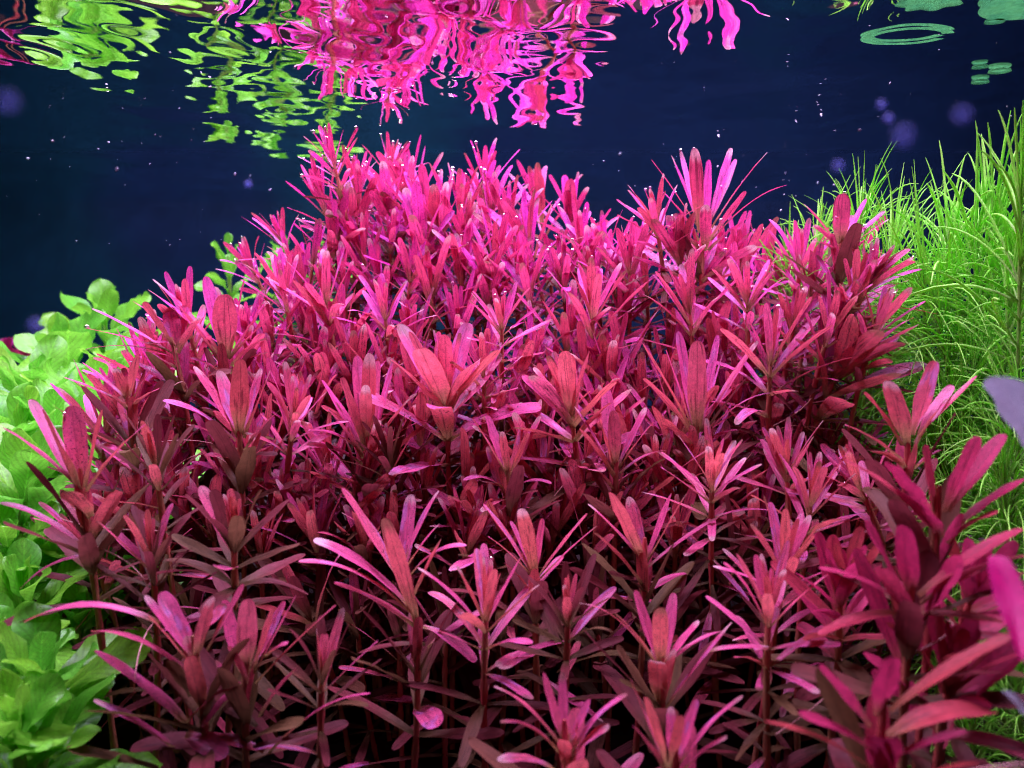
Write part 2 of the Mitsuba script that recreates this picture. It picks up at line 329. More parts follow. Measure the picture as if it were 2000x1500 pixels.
# ---------------------------------------------------------------- data: positions in tenths of a millimetre (x right, y away, z up)
CUSTOM = [
["pink front plant with long lavender leaves reaching left, an arching magenta leaf right",[-402,3300,-1311],[[-402,3300,-1304,-506,3137,-794,72,5,0],[-478,3300,-1094,-727,3388,-726,68,5,0],[-461,3300,-1094,-442,3473,-774,60,5,0],[-451,3300,-1028,-312,3399,-740,34,15,0],[-447,3300,-1054,-302,3277,-856,40,10,0],[-430,3300,-1083,-188,3247,-938,38,30,0],[-418,3300,-1187,-286,3189,-892,36,5,0],[-425,3300,-1227,-819,3251,-915,72,20,0],[-432,3300,-1238,-848,3125,-967,44,25,0],[-400,3300,-1311,-723,3183,-1076,88,12,0],[-376,3300,-1304,-150,3248,-1431,68,20,0],[-356,3300,-1394,-111,3386,-1259,44,10,0],[-368,3300,-1382,-662,3355,-1440,52,10,1]]],
["slim pink plant right of the arching magenta leaf, narrow leaves splayed like a fan",[101,3450,-1151],[[101,3450,-1151,39,3340,-804,63,10,0],[101,3450,-1151,135,3477,-882,37,10,0],[90,3450,-1132,-130,3525,-828,46,10,0],[90,3450,-1139,-104,3398,-941,31,10,0],[94,3450,-1121,-7,3548,-912,31,10,0],[117,3450,-1132,332,3484,-861,37,5,0],[124,3450,-1144,364,3384,-892,33,5,0],[104,3450,-1190,229,3524,-1063,46,10,0],[90,3450,-1213,-33,3396,-1058,46,10,0]]],
["orange-pink front plant with broad folded leaf bundle, right of centre",[590,3500,-1093],[[581,3500,-1090,420,3365,-741,89,2,0],[579,3500,-1086,529,3587,-809,72,10,0],[588,3500,-1090,335,3500,-824,55,8,0],[590,3500,-1207,352,3385,-920,51,10,0],[597,3500,-1090,712,3533,-781,57,4,0],[602,3500,-1090,758,3430,-758,36,4,0],[597,3500,-1118,932,3577,-901,34,8,0],[599,3500,-1230,422,3408,-1107,55,20,1],[606,3500,-1230,788,3557,-1155,47,20,0]]],
["pink plant with one short front leaf folded into a red cap below its lavender fan",[577,3000,-1355],[[573,3000,-1342,548,2890,-1068,56,2,0],[565,3000,-1338,482,3074,-1066,49,3,0],[557,3000,-1338,256,2963,-1079,38,30,0],[563,3000,-1342,383,2923,-1102,29,12,0],[592,3000,-1334,724,3021,-1169,49,8,0],[588,3000,-1330,647,3133,-1097,45,0,0],[592,3000,-1342,844,3079,-1231,25,20,0],[569,3000,-1486,535,2885,-1271,69,35,0],[595,3000,-1512,822,2919,-1136,42,4,0],[759,3000,-1281,984,2977,-1255,44,8,0],[575,3000,-1502,268,2919,-1164,29,-5,1],[585,3000,-1523,402,2901,-1353,44,15,1]]],
["salmon plant at the bottom edge centre, thick leaves curling out both sides",[185,2650,-1491],[[176,2650,-1464,106,2675,-1219,51,2,0],[179,2650,-1458,179,2767,-1259,32,0,0],[169,2650,-1469,-60,2606,-1237,50,22,0],[162,2650,-1491,-37,2564,-1340,53,30,0],[141,2650,-1550,-48,2558,-1468,48,20,0],[197,2650,-1464,269,2683,-1318,35,3,0],[203,2650,-1501,391,2623,-1272,58,22,0],[187,2650,-1556,172,2590,-1415,45,40,0],[197,2650,-1528,325,2579,-1362,55,20,0]]],
["salmon plant cut by the bottom edge, one big pale leaf bent right",[540,2550,-1541],[[509,2550,-1488,393,2580,-1200,42,3,0],[512,2550,-1488,429,2480,-1211,46,3,0],[526,2550,-1488,546,2499,-1282,38,0,0],[540,2550,-1488,615,2573,-1264,45,0,0],[546,2550,-1488,741,2488,-1212,53,16,0],[509,2550,-1506,388,2461,-1300,56,10,0],[560,2550,-1506,685,2457,-1332,46,15,0],[536,2550,-1488,543,2648,-1326,37,0,0]]],
["salmon and lavender plant at the lower left with a long bright red leaf arching left",[-1168,2900,-1294],[[-1173,2900,-1274,-1083,2819,-1006,74,3,0],[-1187,2900,-1274,-1332,2982,-1040,70,5,0],[-1190,2900,-1270,-1359,2900,-1025,35,5,0],[-1199,2900,-1294,-1319,2828,-1074,42,10,0],[-1134,2900,-1234,-1010,2954,-1001,47,2,0],[-1189,2900,-1343,-1509,2799,-1123,60,28,0],[-1311,2900,-1133,-1779,2852,-1110,60,30,0],[-1222,2900,-1524,-1511,2815,-1202,102,10,0],[-1256,2900,-1632,-1480,2739,-1353,78,12,0],[-1332,2900,-1696,-1577,2730,-1521,74,5,1],[-1217,2900,-1512,-989,2829,-1329,42,15,0],[-1206,2900,-1412,-1252,2840,-1248,78,5,1],[-1231,2900,-1572,-1055,2834,-1614,88,20,0],[-1161,2900,-1176,-1088,2972,-1085,53,0,0]]],
["salmon plant beside the long red arching leaf, upright leaves over a jointed tan stem",[-1011,2950,-1360],[[-1011,2950,-1346,-963,2855,-1023,68,0,0],[-1030,2950,-1340,-1104,3004,-1080,59,0,0],[-987,2950,-1340,-881,3036,-1096,45,5,0],[-981,2950,-1346,-896,2926,-1087,43,0,0],[-979,2950,-1348,-822,2983,-1055,27,0,0],[-973,2950,-1386,-645,2868,-1051,36,5,0],[-961,2950,-1518,-786,2879,-1284,46,12,0],[-1027,2950,-1386,-1148,2864,-1513,46,15,0],[-931,2950,-1280,-841,2923,-1220,54,20,0],[-931,2950,-1664,-518,2821,-1364,55,22,0],[-977,2950,-1558,-1158,3021,-1492,61,10,1],[-951,2950,-1660,-1156,2905,-1575,72,15,0],[-1000,2950,-1406,-1032,2847,-1197,46,10,0]]],
["pink plant right of the middle with tall purple tipped leaf, magenta leaf arching right",[971,4200,-613],[[974,4200,-608,934,4056,-118,97,0,0],[966,4200,-608,901,4362,-75,71,0,0],[955,4200,-605,811,4245,-172,61,3,0],[950,4200,-605,668,4146,-129,46,5,0],[987,4200,-597,1113,4354,-94,46,0,0],[993,4200,-597,1105,4200,-179,41,0,0],[998,4200,-602,1305,4257,-119,53,8,0],[1004,4200,-619,1213,4077,-283,56,3,1],[1015,4200,-619,1408,4153,-392,41,30,0],[950,4200,-619,667,4063,-308,66,8,0],[973,4200,-700,769,4131,-555,71,20,0],[989,4200,-700,1206,4268,-601,61,20,0]]],
["coral plant just right of the centre, short fan over a lavender lower leaf",[524,4000,-776],[[521,4000,-758,495,3885,-452,61,0,0],[511,4000,-766,450,3978,-550,48,0,0],[506,4000,-766,315,4037,-448,51,6,0],[536,4000,-750,677,4033,-453,66,3,0],[542,4000,-758,703,3942,-514,58,10,0],[516,4000,-810,331,3909,-545,73,8,0],[516,4000,-732,490,4189,-368,73,0,0],[547,4000,-784,782,4050,-675,44,20,0],[517,4000,-876,353,3917,-717,58,15,0],[533,4000,-876,661,3916,-704,58,15,1]]],
["coral plant in the centre with open V of leaves over dark gaps",[-18,4000,-813],[[-26,4000,-797,-198,4000,-506,58,6,0],[-31,4000,-784,-129,4107,-501,66,3,0],[-21,4000,-792,-50,3913,-558,41,0,0],[-10,4000,-784,58,4080,-530,41,0,0],[-5,4000,-797,81,3954,-572,63,0,0],[-5,4000,-797,148,4134,-507,58,3,0],[-39,4000,-863,-243,3958,-810,44,35,0],[0,4000,-863,197,3960,-826,39,30,0],[-39,4000,-902,-118,4080,-654,78,5,0],[-21,4000,-915,-153,3927,-963,53,20,0],[-10,4000,-928,127,3927,-860,58,20,1]]],
["dense salmon plant left of the centre, lavender leaf amid broad upright leaves",[-768,4200,-709],[[-773,4200,-673,-829,4295,-202,77,0,0],[-762,4200,-673,-744,4200,-187,77,0,0],[-751,4200,-668,-731,4376,-234,51,0,0],[-778,4200,-700,-874,4120,-309,102,3,0],[-789,4200,-700,-1008,4243,-330,87,8,0],[-795,4200,-706,-1051,4111,-584,77,25,0],[-769,4200,-646,-741,4056,-341,61,0,0],[-746,4200,-687,-637,4348,-210,51,2,0],[-735,4200,-695,-524,4133,-417,71,8,0],[-735,4200,-687,-636,4240,-297,77,0,0],[-730,4200,-728,-438,4166,-533,38,20,0],[-790,4200,-741,-944,4091,-470,87,10,0],[-752,4200,-769,-554,4106,-605,61,15,0],[-780,4200,-782,-1048,4073,-653,82,20,0]]],
["pink plant at the mid left, flat salmon centre leaf between lavender side leaves",[-1366,4000,-620],[[-1365,4000,-602,-1314,3883,-202,92,0,0],[-1378,4000,-602,-1587,4000,-242,78,12,0],[-1372,4000,-589,-1497,4101,-271,80,3,0],[-1352,4000,-589,-1283,4103,-261,58,2,0],[-1342,4000,-605,-1194,3964,-262,58,0,0],[-1389,4000,-620,-1701,3896,-403,61,22,0],[-1385,4000,-667,-1585,3889,-522,68,20,0],[-1344,4000,-667,-1135,3919,-450,63,10,0],[-1366,4000,-732,-1510,3909,-677,83,15,0],[-1350,4000,-719,-1165,3934,-682,73,20,1]]],
["tall pink plant at the left shoulder, wide magenta leaf reaching into dark water",[-1604,4500,-263],[[-1612,4500,-229,-1737,4594,232,82,0,0],[-1601,4500,-229,-1557,4375,124,121,0,0],[-1589,4500,-229,-1500,4545,215,77,0,0],[-1624,4500,-229,-2000,4443,151,90,12,0],[-1629,4500,-214,-2048,4615,215,60,10,0],[-1578,4500,-229,-1278,4460,56,41,5,0],[-1584,4500,-234,-1392,4576,87,71,4,0],[-1636,4500,-257,-1807,4383,55,66,6,0],[-1573,4500,-272,-1351,4425,-112,60,12,0],[-1606,4500,-229,-1711,4662,176,71,0,0],[-1620,4500,-315,-1774,4417,-224,82,15,0],[-1580,4500,-315,-1351,4419,-196,82,15,0]]],
["tall bubbly pink plant above the right part of the back crest",[1198,5100,480],[[1175,5100,528,1103,4965,1022,84,0,0],[1213,5100,528,1246,5193,996,49,0,0],[1155,5100,575,875,5150,988,34,4,0],[1154,5100,607,1016,5232,1029,53,6,0],[1160,5100,607,1094,5327,1080,43,0,0],[1238,5100,575,1389,5202,1071,62,0,0],[1244,5100,591,1451,5317,1023,49,0,0],[1251,5100,559,1570,5041,1010,68,10,0],[1253,5100,480,1672,4982,802,43,22,0],[1240,5100,480,1422,4964,763,65,0,0],[1169,5100,480,903,5058,796,65,16,0],[1177,5100,417,942,4992,563,74,15,0],[1235,5100,417,1474,4992,625,74,10,0],[1215,5100,417,1175,4954,682,74,0,0]]],
["red plant with very broad leaves in front of the green needle plants at the right",[1640,3300,-572],[[1664,3300,-486,1755,3332,-180,74,0,0],[1630,3300,-529,1524,3246,-258,104,5,0],[1617,3300,-529,1464,3327,-310,66,10,0],[1676,3300,-518,1764,3234,-330,88,15,0],[1686,3300,-486,1953,3368,-244,28,3,0],[1686,3300,-486,1868,3399,-286,52,5,0],[1616,3300,-593,1365,3273,-440,56,12,0],[1634,3300,-626,1458,3236,-540,80,15,0],[1670,3300,-626,1754,3245,-541,72,15,0]]],
["red plant with dark tipped broad centre leaf, where mound meets needle plants",[1780,4400,387],[[1774,4400,392,1748,4316,652,86,0,0],[1796,4400,392,1934,4456,646,45,5,0],[1808,4400,387,2024,4429,576,53,0,0],[1814,4400,381,2010,4345,522,43,0,0],[1758,4400,392,1571,4400,611,34,10,0],[1752,4400,387,1620,4367,493,53,10,0],[1785,4400,414,1863,4461,559,59,0,0],[1776,4400,346,1618,4353,410,64,10,0],[1815,4400,332,1895,4361,411,75,10,0]]],
["magenta plant on the back crest with two long glossy leaves sweeping down left",[-557,5700,501],[[-567,5700,537,-618,5590,1045,76,0,0],[-553,5700,537,-505,5853,1058,62,0,0],[-538,5700,537,-342,5744,925,69,0,0],[-589,5700,508,-979,5606,709,52,22,0],[-582,5700,537,-901,5645,951,48,6,0],[-574,5700,554,-762,5801,1031,62,2,0],[-532,5700,508,-282,5620,801,55,10,0],[-574,5700,572,-740,5925,1143,55,2,0],[-553,5700,501,-526,5526,897,83,0,0],[-532,5700,466,-354,5632,600,62,15,0]]],
["blurred crimson plant close to the right edge with lavender leaf pointing up right",[1453,2700,-689],[[1437,2700,-662,1411,2723,-436,89,0,0],[1478,2700,-662,1582,2700,-401,92,5,0],[1495,2700,-662,1708,2764,-403,84,8,0],[1524,2700,-716,1733,2672,-541,84,10,0],[1426,2700,-680,1257,2655,-486,128,5,0],[1408,2700,-680,1155,2766,-497,102,12,0],[1464,2700,-751,1287,2619,-574,133,5,0],[1491,2700,-769,1612,2620,-643,110,20,0]]],
["blurred crimson plant at lower right, thick blunt upright leaf beside spreading leaves",[1271,2500,-896],[[1266,2500,-887,1208,2434,-640,90,0,0],[1244,2500,-879,1130,2525,-649,114,5,0],[1299,2500,-887,1594,2461,-656,82,12,0],[1308,2500,-912,1595,2427,-732,73,20,0],[1293,2500,-946,1521,2418,-940,73,10,0],[1251,2500,-912,988,2529,-804,61,15,0],[1244,2500,-946,953,2421,-982,82,15,0],[1278,2500,-980,1126,2400,-764,102,5,0],[1310,2500,-963,1405,2454,-748,151,5,0]]],
["dark crimson blurred plant in the bottom right corner with one red rimmed leaf",[1027,2150,-1165],[[1052,2150,-1091,1363,2131,-864,57,10,0],[1044,2150,-1240,1224,2080,-1110,36,12,0],[1019,2150,-1106,1030,2101,-916,81,3,0],[1014,2150,-1210,780,2104,-1075,59,10,0],[1001,2150,-1255,675,2058,-1073,42,12,0],[1048,2150,-1165,1391,2237,-1135,106,20,0],[997,2150,-1136,874,2214,-988,88,8,0],[1031,2150,-1285,999,2106,-1142,88,0,0]]],
["out of focus hot pink leaf plant cropped by the right edge low down",[1152,1700,-747],[[1116,1700,-747,1232,1997,-602,66,6,0]]],
["left edge red plant with very broad blurred leaves before the green rosettes",[-1786,3300,-744],[[-1802,3300,-723,-1898,3226,-371,125,3,0],[-1791,3300,-712,-1856,3369,-370,80,0,0],[-1780,3300,-712,-1709,3333,-383,76,0,0],[-1770,3300,-723,-1498,3264,-438,48,12,0],[-1812,3300,-701,-2083,3261,-449,44,12,0],[-1808,3300,-712,-2086,3466,-354,60,5,0],[-1781,3300,-973,-2109,3259,-761,40,20,0],[-1764,3300,-831,-1808,3215,-704,121,0,0],[-1758,3300,-940,-1607,3229,-707,88,5,0],[-1750,3300,-1006,-2027,3234,-1115,44,30,0],[-1741,3300,-1028,-1571,3253,-819,80,10,1]]],
["slim red plant leaning over the green leaves at upper left, long thin leaf tips",[-1916,4000,-434],[[-1921,4000,-421,-1855,3976,-187,73,0,0],[-1926,4000,-408,-1954,3951,-251,73,0,0],[-1931,4000,-408,-2158,4029,-225,41,6,0],[-1925,4000,-383,-2042,4039,-218,22,5,0],[-1934,4000,-434,-2198,3933,-295,41,6,0],[-1900,4000,-413,-1804,4040,-244,48,5,0],[-1922,4000,-460,-1996,3949,-378,88,10,0],[-1907,4000,-460,-1742,3949,-352,63,15,0]]],
["red plant over the left green leaves with three narrow leaves streaming left",[-1837,4400,-224],[[-1864,4400,-196,-2314,4450,48,45,6,0],[-1878,4400,-182,-2309,4352,-58,45,5,0],[-1892,4400,-196,-2285,4312,-172,37,16,0],[-1849,4400,-168,-1980,4339,82,80,0,0],[-1835,4400,-168,-1889,4446,56,91,0,0],[-1822,4400,-196,-1677,4332,0,80,10,0],[-1822,4400,-182,-1811,4497,57,69,0,0],[-1839,4400,-280,-1959,4330,-192,80,10,0]]],
]
HEADS = [
["pink plant at the left shoulder left of the tall magenta leaved one",-1869,4700,-134,-1896,4700,213],
["pink plant at the right shoulder, left below the dark tipped plant",1664,4700,222,1620,4700,530],
["coral plant at the right shoulder, directly beneath the dark tipped plant",1811,4300,109,1871,4300,351],
["red plant low on the right shoulder before the needle plants",1643,4200,-107,1701,4200,159],
["red plant leaning furthest right over the needle plants",1839,4100,-104,1908,4100,116],
["crimson plant in the middle of the right shoulder",1525,4400,-112,1503,4400,166],
["pink plant where the right shoulder meets the crest",1343,4600,0,1365,4600,318],
["broad crimson plant behind the thick blunt leaf at lower right",1593,2750,-1041,1617,2750,-784],
["broad crimson plant left of the thick blunt leaf at lower right",1256,3000,-1115,1248,3000,-875],
["dark broad crimson plant low between the right hand stems",1403,2500,-1218,1377,2500,-1005],
["tallest thin leaved pink plant at the left of the back crest, bubbles on its tips",-1208,5600,1012,-1263,5600,1265],
["small pink plant just under the water surface, touching its own reflection",-923,6200,1063,-928,6200,1291],
["pink plant with a neat round fan of leaves, standing alone on the back crest centre",-210,6100,896,-213,6100,1259],
["coral plant right of the neat round fan on the back crest",249,6600,724,215,6600,1213],
["broad leaved coral plant at the right end of the central back crest",475,6400,662,481,6400,1031],
["pink plant close to the left of the tall bubbly plant",897,5000,517,870,5000,811],
["pink plant studded with tiny bubbles on the upper left slope",-1101,5850,805,-1132,5850,1165],
["wiry magenta plant on the upper left outline",-1312,5800,690,-1407,5800,1048],
["wiry pink plant at the far left of the back slope against dark water",-1609,5800,474,-1693,5800,762],
["small reddish plant in front of the green leaf peeking out behind the mound",-1896,6000,302,-2004,6000,528],
["upright crimson plant on the left slope with magenta leaf up left",-1111,4900,-6,-1168,4900,370],
["crimson plant with dark stem left of the centre back",-763,4900,-78,-728,4900,232],
["coral plant with two pale leaves pointing left, right of centre back",479,4800,-61,460,4800,332],
["pink plant below the tall bubbly plant",1045,4700,-60,1009,4700,310],
["broad leaved pink plant directly in front of the tall bubbly plant",1053,5050,302,1031,5050,632],
["pink plant right below the tall bubbly plant, leaves leaning right",1448,5200,197,1471,5200,587],
["pink plant at the right shoulder with a squarish dark centre leaf",1350,4200,-334,1321,4200,53],
["red plant under the dark tipped plant on the right slope",1654,4500,85,1702,4500,368],
["red plant with lilac tipped leaf touching the needle plants",1878,4300,136,1994,4300,324],
["plant with a long broad red blade leaning right over the needle plants",1665,4200,-375,1839,4200,13],
["orange plant with ragged leaves below the purple tipped one",933,3700,-830,884,3700,-540],
["salmon plant between the centre and the right, two broad blunt leaves",321,4200,-580,268,4200,-187],
["small pale pink plant with rounded short leaves in the centre",-59,4600,-117,-73,4600,151],
["tall crimson plant in the middle with a flat broad front leaf",-352,4350,-581,-409,4350,-61],
["red plant right behind the tall crimson middle plant",-158,4500,-401,-143,4500,-114],
["reddish plant between mid left salmon plant and dense salmon plant",-1132,4100,-591,-1074,4100,-313],
["brownish red plant near the left green leaves",-1608,3600,-734,-1604,3600,-484],
["dull brown plant with broad drooping leaves at the left front",-1164,3300,-988,-1195,3300,-733],
["narrow leaved brown plant behind the front of centre pink plant",-622,4100,-804,-653,4100,-551],
["plant with one tall purplish upright leaf in the front centre",-111,3200,-1308,-129,3200,-965],
["olive and pink young plant low in the front centre",227,3200,-1265,242,3200,-1108],
["salmon plant on the front right with steep upright leaves",1135,3300,-1105,1165,3300,-809],
["pink plant left of the blurred right hand plants",1320,3800,-795,1274,3800,-560],
["lavender leaved plant near the right needle plants",1607,3600,-824,1507,3600,-635],
["dark maroon plant in shade at the lower right",983,3000,-1186,959,3000,-994],
["olive brown plant with thin leaves at the bottom left of centre",-737,3000,-1445,-709,3000,-1226],
["crimson plant below the back crest left of centre",-664,5250,199,-628,5250,494],
["crimson plant below the back crest centre",34,5400,204,0,5400,542],
["pink plant in the dip of the back crest",757,5200,197,736,5200,587],
["red plant at the left shoulder behind the tall pink one",-1395,5000,63,-1435,5000,377],
["mauve plant at right with small pink leaves",1315,3500,-882,1354,3500,-652],
["olive red plant in the left shade",-1483,3250,-1056,-1495,3250,-819],
]
FILL = [
["dull reddish stem plant lower right of the mid left flat leaved salmon plant",-1087,4263,-1098,366],
["dull reddish stem plant upper right of the slim fan leaved front plant",385,4020,-1270,446],
["dull reddish stem plant upper right of the orange-pink plant with folded bundle",837,4035,-1260,418],
["pink stem plant right of the two blunt leaved salmon plant",601,4807,-523,527],
["pink stem plant above the dense salmon plant",-869,4689,-641,432],
["pink stem plant lower right of the red plant behind the tall crimson one",-18,4760,-571,490],
["pink stem plant above the narrow leaved brown plant",-643,4667,-661,365],
["dull reddish stem plant left of the steep leaved salmon plant",1274,4082,-1229,439],
["pink stem plant upper left of the crimson crest foot plant at left",-850,5662,407,360],
["dark maroon stem plant lower right of the steep leaved salmon plant",1786,3803,-1621,523],
["dull reddish stem plant upper left of the front plant with the arching magenta leaf",-744,4016,-1273,363],
["pink stem plant lower right of the tall left shoulder plant",-1547,4757,-574,426],
["dark maroon stem plant lower right of the shaded maroon plant",1427,3858,-1592,427],
["dull reddish stem plant left of the central coral V shaped plant",-290,4306,-1064,449],
["pink stem plant right of the plant with two glossy down-sweeping leaves",-292,5571,337,474],
["dull reddish stem plant lower left of the narrow leaved brown plant",-878,4231,-1122,528],
["pink stem plant below the wiry magenta outline plant",-1255,5674,417,467],
["dull reddish stem plant upper left of the pink plant left of the blurred ones",1474,4612,-713,493],
["pink stem plant below the pink plant below the bubbly one",983,4994,-352,474],
["pink stem plant upper right of the coral plant with lavender lower leaf",786,4656,-672,521],
["dull reddish stem plant above the slim fan leaved front plant",196,4104,-1214,394],
["dull reddish stem plant right of the coral plant with lavender lower leaf",768,4354,-1026,500],
["dull reddish stem plant lower right of the narrow leaved brown plant",-478,4275,-1088,415],
["dark maroon stem plant lower right of the young olive plant",434,3800,-1622,451],
["pink stem plant upper right of the tall crimson middle plant",-386,4887,-447,370],
["dull reddish stem plant below the slim red plant over the greens",-2178,4572,-751,483],
["dull reddish stem plant below the blurred crimson plant at right",1998,3900,-1569,528],
["dark maroon stem plant left of the front plant with the arching magenta leaf",-552,3810,-1617,397],
["pink stem plant below the broad leaved coral crest plant",469,5563,331,459],
["pink stem plant lower left of the dark stemmed crimson plant",-1035,5087,-265,482],
["dark maroon stem plant above the olive brown thin leaved plant",-939,3852,-1595,510],
["dark maroon stem plant lower right of the tall purplish leaf plant",-42,3812,-1616,461],
["pink stem plant upper left of the two blunt leaved salmon plant",229,4822,-508,370],
["dull reddish stem plant lower right of the lavender leaved right plant",1987,4307,-1064,395],
["dull reddish stem plant left of the coral plant with lavender lower leaf",426,4397,-991,414],
["pink stem plant lower right of the right shoulder plant",1759,4823,-507,503],
["pink stem plant above the coral plant with two pale leaves",566,5366,138,403],
["pink stem plant left of the plant with two glossy down-sweeping leaves",-612,5562,330,524],
["dull reddish stem plant upper left of the shaded maroon plant",1087,3918,-1335,424],
["dull reddish stem plant below the dense salmon plant",-797,4384,-1001,521],
["pink stem plant left of the right shoulder plant",1394,4980,-364,526],
["dull reddish stem plant left of the dull brown drooping plant",-1547,4107,-1211,408],
["pink stem plant upper left of the tall crimson middle plant",-605,5056,-294,444],
["dull reddish stem plant upper left of the dull brown drooping plant",-1760,4274,-1089,407],
["pink stem plant right of the upright crimson slope plant",-1104,5336,106,378],
["pink stem plant right of the red left shoulder plant",-1361,5329,98,392],
["dull reddish stem plant below the narrow leaved brown plant",-593,4101,-1216,391],
["pink stem plant upper right of the small pale central plant",131,5267,34,444],
["dull reddish stem plant lower left of the coral plant with lavender lower leaf",390,4206,-1140,462],
["pink stem plant left of the crimson crest foot plant at left",-996,5517,297,426],
["dull reddish stem plant upper right of the brownish red left plant",-1875,4572,-751,368],
["dark maroon stem plant above the plant with the long red arching leaf",-1591,3851,-1596,376],
["pink stem plant upper left of the reddish plant between the salmon ones",-1465,4893,-443,389],
["pink stem plant lower right of the reddish plant between the salmon ones",-1165,4644,-684,435],
["pink stem plant lower right of the crimson crest foot plant at left",-526,5247,13,490],
["pink stem plant lower left of the tall crimson middle plant",-515,4772,-559,463],
["dull reddish stem plant lower right of the two blunt leaved salmon plant",531,4608,-718,458],
["pink stem plant upper right of the reddish plant between the salmon ones",-1100,4793,-537,440],
["dull reddish stem plant right of the central coral V shaped plant",206,4405,-985,526],
["pink stem plant lower left of the coral crest plant",-1,5838,548,440],
["dull reddish stem plant below the red plant behind the tall crimson one",-127,4570,-753,410],
["pink stem plant upper right of the plant with two glossy down-sweeping leaves",-485,5706,442,516],
["pink stem plant lower right of the plant with three narrow leaves streaming left",-1876,4825,-505,421],
["pink stem plant left of the tall crimson middle plant",-754,4825,-506,520],
["pink stem plant lower left of the neat round fan plant",-393,5903,602,509],
["dull reddish stem plant above the olive red shaded plant",-1903,4108,-1211,508],
["dull reddish stem plant upper left of the lavender leaved right plant",1844,4444,-952,450],
["pink stem plant lower right of the right leaning plant below the bubbly one",1666,5387,160,444],
["dull reddish stem plant left of the dense salmon plant",-1008,4418,-974,454],
["pink stem plant lower left of the crimson crest foot plant at centre",-151,5306,75,401],
["dull reddish stem plant lower right of the orange ragged plant",1162,4329,-1046,465],
["pink stem plant below the tall left shoulder plant",-1689,4675,-654,433],
["pink stem plant upper right of the crimson crest foot plant at centre",155,5564,332,527],
["pink stem plant above the pink plant below the bubbly one",1192,5329,99,509],
["dull reddish stem plant above the mauve right plant",1663,4419,-972,495],
["dull reddish stem plant lower right of the very broad blurred left plant",-2166,4180,-1159,397],
["dull reddish stem plant upper left of the slim fan leaved front plant",-27,4048,-1252,399],
["pink stem plant upper right of the purple tipped plant",1240,4811,-519,525],
["dull reddish stem plant upper right of the dull brown drooping plant",-1365,4346,-1032,516],
["pink stem plant lower right of the plant with two glossy down-sweeping leaves",-335,5384,157,430],
["dull reddish stem plant above the dull brown drooping plant",-1549,4347,-1031,524],
["pink stem plant lower left of the red plant behind the tall crimson one",-182,4888,-446,444],
["pink stem plant left of the reddish plant between the salmon ones",-1366,4674,-655,471],
["dark maroon stem plant right of the front plant with the arching magenta leaf",-326,3789,-1628,442],
["pink stem plant above the dark stemmed crimson plant",-852,5335,105,414],
["pink stem plant lower left of the pink plant below the bubbly one",706,4976,-368,425],
["pink stem plant below the red left shoulder plant",-1494,5079,-273,420],
["dull reddish stem plant lower right of the mauve right plant",1741,4204,-1142,461],
["dark maroon stem plant above the red capped plant",762,3792,-1626,519],
["pink stem plant below the plant with three narrow leaves streaming left",-2039,4796,-534,504],
["dull reddish stem plant right of the dull brown drooping plant",-1234,4186,-1155,400],
["pink stem plant below the neat round fan plant",-158,5926,621,449],
["pink stem plant below the long red blade plant",2071,4853,-477,442],
["pink stem plant left of the right leaning plant below the bubbly one",1400,5453,232,442],
["pink stem plant above the two blunt leaved salmon plant",339,5071,-280,523],
["pink stem plant right of the purple tipped plant",1312,4646,-682,515],
["dull reddish stem plant lower left of the orange ragged plant",905,4247,-1110,519],
["dull reddish stem plant above the tall purplish leaf plant",-246,4015,-1274,393],
["dull reddish stem plant upper right of the pink plant left of the blurred ones",1717,4610,-716,419],
["dull reddish stem plant lower left of the brownish red left plant",-2127,4393,-994,364],
["pink stem plant upper left of the purple tipped plant",908,4787,-544,467],
["dull reddish stem plant below the pink plant left of the blurred ones",1466,4370,-1013,494],
["pink stem plant lower left of the red plant under the dark tipped one",1751,5255,22,465],
["pink stem plant left of the pink plant below the bubbly one",886,5275,42,419],
["dull reddish stem plant left of the olive red shaded plant",-2040,3924,-1331,497],
["pink stem plant upper right of the red left shoulder plant",-1366,5504,287,365],
["dull reddish stem plant below the coral plant with lavender lower leaf",590,4229,-1123,387],
["pink stem plant above the reddish plant between the salmon ones",-1219,4939,-401,464],
["pink stem plant lower right of the bubble studded slope plant",-854,5887,589,500],
["pink stem plant upper left of the coral plant with two pale leaves",345,5358,129,430],
["pink stem plant lower left of the right shoulder plant",1595,5035,-314,497],
["pink stem plant below the bubble studded slope plant",-1117,5788,507,504],
["pink stem plant upper right of the two blunt leaved salmon plant",441,4890,-445,439],
["pink stem plant above the purple tipped plant",1209,4980,-365,491],
["dull reddish stem plant lower right of the dull brown drooping plant",-1264,3964,-1307,401],
["dull reddish stem plant lower left of the dense salmon plant",-983,4039,-1258,452],
["pink stem plant above the long red blade plant",2156,5159,-196,405],
["pink stem plant right of the crest dip plant",893,5515,295,367],
["dull reddish stem plant lower left of the two blunt leaved salmon plant",185,4596,-728,472],
["pink stem plant right of the red plant behind the tall crimson one",110,4987,-358,386],
["pink stem plant below the two blunt leaved salmon plant",344,4707,-623,371],
["pink stem plant lower right of the coral plant with two pale leaves",690,5231,-125,402],
["pink stem plant upper left of the red plant behind the tall crimson one",-358,5146,-209,469],
["pink stem plant lower right of the pink plant below the bubbly one",1286,5147,-208,429],
["dull reddish stem plant right of the narrow leaved brown plant",-529,4520,-797,459],
["pink stem plant left of the crest dip plant",673,5515,296,453],
["dull reddish stem plant left of the blurred crimson plant at right",1962,4075,-1234,365],
["dark maroon stem plant right of the shaded maroon plant",1573,3778,-1633,390],
["pink stem plant right of the red plant under the dark tipped one",2094,5369,141,511],
["dull reddish stem plant left of the orange ragged plant",1068,4457,-941,469],
["dull reddish stem plant lower right of the brownish red left plant",-1934,4420,-971,481],
["pink stem plant above the slim red plant over the greens",-2263,4883,-451,449],
